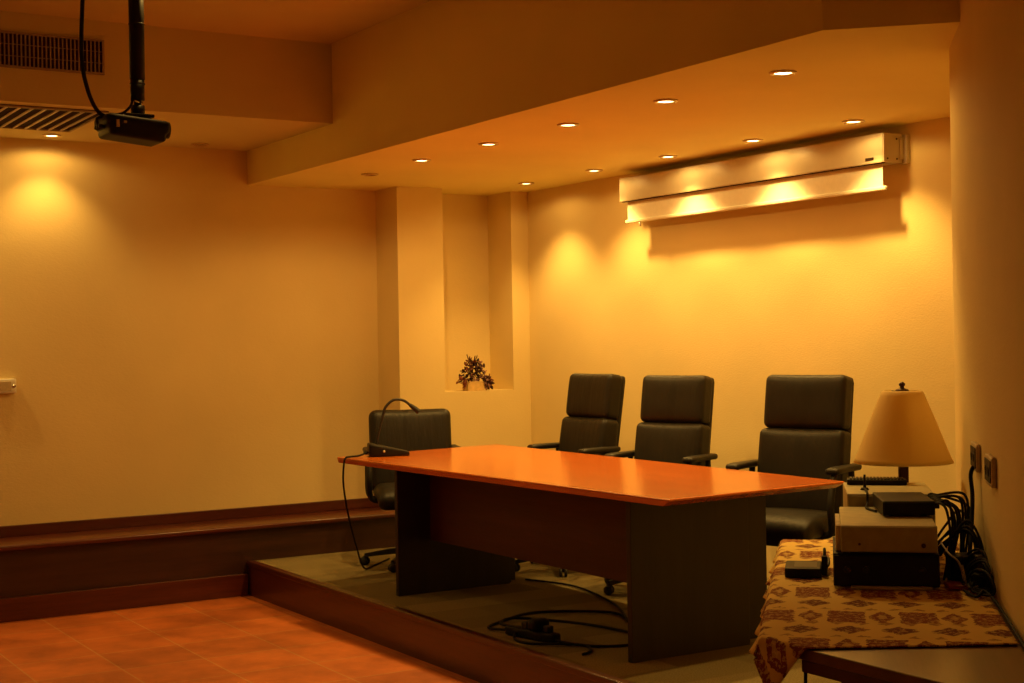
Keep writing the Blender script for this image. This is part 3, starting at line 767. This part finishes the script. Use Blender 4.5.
# power adapter at the left
t = desk_thing('power_adapter', 'black adapter box lying alone on the cloth left of the stack', 'adapter', -0.092, 5.02, CL)
MB().box((-0.060, -0.085, 0.0), (0.060, 0.085, 0.032), 0.005).build('casing', M['black'], t)
MB().box((-0.030, -0.06, 0.032), (0.045, 0.06, 0.0328)).build('label', M['blackm'], t)
b = MB(); b.box((0.060, -0.01, 0.008), (0.077, 0.02, 0.026), 0.003); b.tube([(0.07, 0.0, 0.017), (0.083, 0.03, 0.03), (0.082, 0.09, 0.04), (0.08, 0.16, 0.03)], 0.005, 8); b.build('plug', M['rubber'], t)
t = desk_thing('cable_end', 'thick black plug standing on the cloth between adapter and stack', 'plug', -0.022, 5.005, CL)
MB().box((-0.010, -0.014, 0.0), (0.010, 0.014, 0.065), 0.004).build('body', M['rubber'], t)
MB().tube([(0, 0, 0.062), (0, 0.03, 0.08), (0.0, 0.09, 0.07), (0.0, 0.17, 0.02)], 0.005, 8).build('lead', M['cable'], t)

# lamp behind the stack
LU, LV = 0.276, 5.80
t = desk_thing('table_lamp', 'table lamp with a wide cream cone shade standing behind the device stack', 'lamp', LU, LV, CL)
MB().lathe([(0.0, 0), (0.070, 0), (0.072, 0.008), (0.060, 0.016), (0.026, 0.026), (0.020, 0.04), (0, 0.04)], 28).build('base', M['bronze'], t)
zb, zt = 0.980-CL, 1.252-CL
MB().box((-0.019, -0.019, 0.03), (0.019, 0.019, zb+0.02), 0.004).build('stem', M['bronze'], t)
b = MB(); n = 48
prof = []
N = 16
for i in range(N+1):
    s = i/N; prof.append((0.188+(0.078-0.188)*(s**0.90)+0.004*math.sin(s*PI), zb+(zt-zb)*s))
prof.append((0.070, zt+0.004))
inner = [(r-0.0025, z-0.001) for r, z in prof[::-1]]
b.lathe(prof+inner, n, closed=True); sh = b.build('lamp_shade', M['shade'], t)
b = MB()
for k in range(3):
    a = 2*PI*k/3; b.cyl((0, 0, zt), (0.071*math.cos(a), 0.071*math.sin(a), zt+0.001), 0.002, None, 6)
b.build('spider', M['bronze'], sh)
MB().cyl((0, 0, zb+0.02), (0, 0, zb+0.06), 0.014).lathe([(0.0, 0.06), (0.012, 0.06), (0.028, 0.10), (0.028, 0.12), (0.0, 0.148)], 20, Matrix.Translation((0, 0, zb))).build('bulb', M['paper'], t)
MB().lathe([(0.0, 0.0), (0.026, 0.0), (0.024, 0.006), (0.010, 0.010), (0.007, 0.016), (0.012, 0.022), (0.012, 0.028), (0.006, 0.034), (0.0, 0.036)], 20, Matrix.Translation((0, 0, zt+0.002))).cyl((0, 0, zb+0.14), (0, 0, zt+0.004), 0.003).build('finial', M['bronze'], t)

# ------------------------------------------------------------------ cables by the wall
def lead(name, label, pts, r, mat, cat='cable', group=None, n=8):
    o = MB().tube([uv(u, v, z) for u, v, z in pts], r, n).build(name, mat)
    return tag(o, label, cat, group)
wz = 1.045
lead('power_lead', 'black power lead hanging from the far wall socket down to the desk', [(0.472, vA-0.03, wz-0.02), (0.462, vA-0.035, wz-0.05), (0.464, vA-0.06, 0.93), (0.455, vA-0.12, 0.84), (0.440, vA-0.20, 0.76), (0.43, vA-0.3, CL+0.03)], 0.007, M['cable'])
gl = 'thin black cable looping in the tangle between device stack and right wall'
for k in range(9):
    r0 = rnd.uniform(0, 0.05)
    v0 = 5.00+0.035*k
    hi = 0.905+rnd.uniform(-0.03, 0.02)
    uo = 0.365+0.011*k
    pts = [(0.335, v0+0.02, 0.905), (0.352, v0-0.02, 0.915), (uo+0.005, v0-0.05, hi), (uo+0.012, v0-0.09, 0.82), (uo+rnd.uniform(-0.01, 0.012), v0-0.12, 0.74), (uo+rnd.uniform(-0.015, 0.02), v0-0.16+r0, CL+0.012)]
    lead('cable', gl, pts, 0.0045, M['cable'], 'cable', 'tangled cables beside the stack')
for k in range(7):
    v0 = 4.86+0.05*k; a = rnd.uniform(-0.02, 0.02)
    pts = [(0.352, v0+0.15, 0.74), (0.385, v0+0.05, 0.80+a), (0.43, v0+0.02, 0.84+2*a), (0.465, v0-0.03, 0.79+a), (0.468, v0-0.08, 0.72), (0.44, v0-0.12, 0.69), (0.405, v0-0.02, 0.70+a), (0.38, v0+0.08, 0.72)]
    lead('cable', gl, pts, 0.0042, M['cable'], 'cable', 'tangled cables beside the stack')
for k in range(7):
    a = rnd.uniform(-0.015, 0.015); v0 = 4.60+0.04*k
    pts = [(0.40, v0+0.14, CL+0.02), (0.43, v0+0.10, 0.75+a), (0.462+a*0.5, v0+0.03, 0.77+2*a), (0.474, v0-0.03, 0.73+a), (0.472, v0-0.03, 0.69), (0.45, v0+0.02, CL+0.010), (0.42, v0+0.08, CL+0.012), (0.43, v0+0.13, 0.70)]
    lead('cable', gl, pts, 0.0042, M['cable'], 'cable', 'tangled cables beside the stack')
lead('thin_cable', 'thin pale grey cable curling from the stack over the dark cables', [(0.345, 4.88, 0.80), (0.365, 4.80, 0.775), (0.39, 4.76, 0.755), (0.405, 4.74, 0.70), (0.42, 4.72, 0.684), (0.445, 4.74, 0.686), (0.44, 4.80, 0.69), (0.415, 4.80, 0.69), (0.408, 4.73, 0.70), (0.398, 4.74, 0.75)], 0.0032, M['greycable'])
lead('edge_cable', 'black cable running along the cloth edge at the right wall', [(0.40, 4.72, CL+0.006), (0.425, 4.60, CL+0.006), (0.450, 4.63, CL+0.02), (0.470, 4.56, CL+0.010), (0.479, 4.40, CL), (0.480, 4.2, CL-0.001), (0.480, 3.9, CL-0.001), (0.480, 3.4, CL)], 0.0045, M['cable'])
lead('hanging_cable', 'thin black cable hanging below the cloth corner at the desk end', [(-0.06, 4.30, DESK-0.036), (-0.075, 4.20, 0.55), (-0.07, 4.15, 0.35), (-0.03, 4.12, 0.10), (-0.01, 4.10, FL+0.01)], 0.005, M['cable'])
t = desk_thing('power_adapter', 'tall black power adapter among the tangled cables by the wall', 'adapter', 0.415, 4.94, CL, 0.2)
MB().box((-0.040, -0.055, 0.0), (0.040, 0.055, 0.085), 0.006).build('casing', M['black'], t)
MB().box((-0.02, -0.058, 0.02), (0.02, -0.0548, 0.06), 0.001).build('label', M['blackm'], t)
t = desk_thing('plug_block', 'black plug block with upright plug close against the right wall', 'plug', 0.448, 4.80, CL, 0.05)
MB().box((-0.026, -0.045, 0.0), (0.026, 0.045, 0.05), 0.006).build('casing', M['rubber'], t)
MB().box((-0.006, -0.02, 0.05), (0.018, 0.015, 0.105), 0.005).build('plug', M['bronze'], t)
t = desk_thing('red_case', 'flat dark red case under the cables right of the amplifier', 'case', 0.385, 4.80, CL, 0.1)
MB().box((-0.032, -0.045, 0.0), (0.032, 0.045, 0.014), 0.004).build('lid', M['red'], t)

# ------------------------------------------------------------------ added fill lamps beyond the frame, ambient, camera
MAIN = 0
for (x, y, pw) in ((1.42, 9.60, 34), (0.42, 9.60, 34)):  # unseen lamps added further along the row to brighten the left wall
    downlight(x, y, H2, 'added unseen fill downlight on the low ceiling further left along the left wall', 'downlights above the left wall', power=pw, spill=22)
for (x, y, pw) in ((2.35, 6.9, 22), (0.3, 6.9, 20)):  # unseen lamps added on the high ceiling as general fill
    downlight(x, y, H1, 'added unseen fill downlight on the high ceiling of the main room', 'added main room fill lights', power=pw, size=126, blend=0.6)

w = bpy.data.worlds.new('World'); S.world = w; w.use_nodes = True
bg = w.node_tree.nodes['Background']; bg.inputs['Color'].default_value = (1, 0.6, 0.25, 1); bg.inputs['Strength'].default_value = 0.02

yaw, pit, rol = map(math.radians, (YAW, PITCH, ROLL))
Fv = Vector((math.sin(yaw)*math.cos(pit), math.cos(yaw)*math.cos(pit), math.sin(pit)))
Rv = Vector((math.cos(yaw), -math.sin(yaw), 0)); Uv = Rv.cross(Fv)
R2 = Rv*math.cos(rol)+Uv*math.sin(rol); U2 = -Rv*math.sin(rol)+Uv*math.cos(rol)
cam = bpy.data.cameras.new('camera'); co = bpy.data.objects.new('camera', cam); COL.objects.link(co)
cam.sensor_width = 36; cam.sensor_fit = 'HORIZONTAL'; cam.lens = F_PX/1024*36; cam.clip_start = 0.05
co.matrix_world = Matrix(((R2.x, U2.x, -Fv.x, 0), (R2.y, U2.y, -Fv.y, 0), (R2.z, U2.z, -Fv.z, CZ), (0, 0, 0, 1)))
S.camera = co
S.cycles.use_denoising = True
S.view_settings.view_transform = 'Standard'; S.view_settings.look = 'None'
S.view_settings.exposure = 0.0; S.view_settings.gamma = 1.0; S.view_settings.use_curve_mapping = False
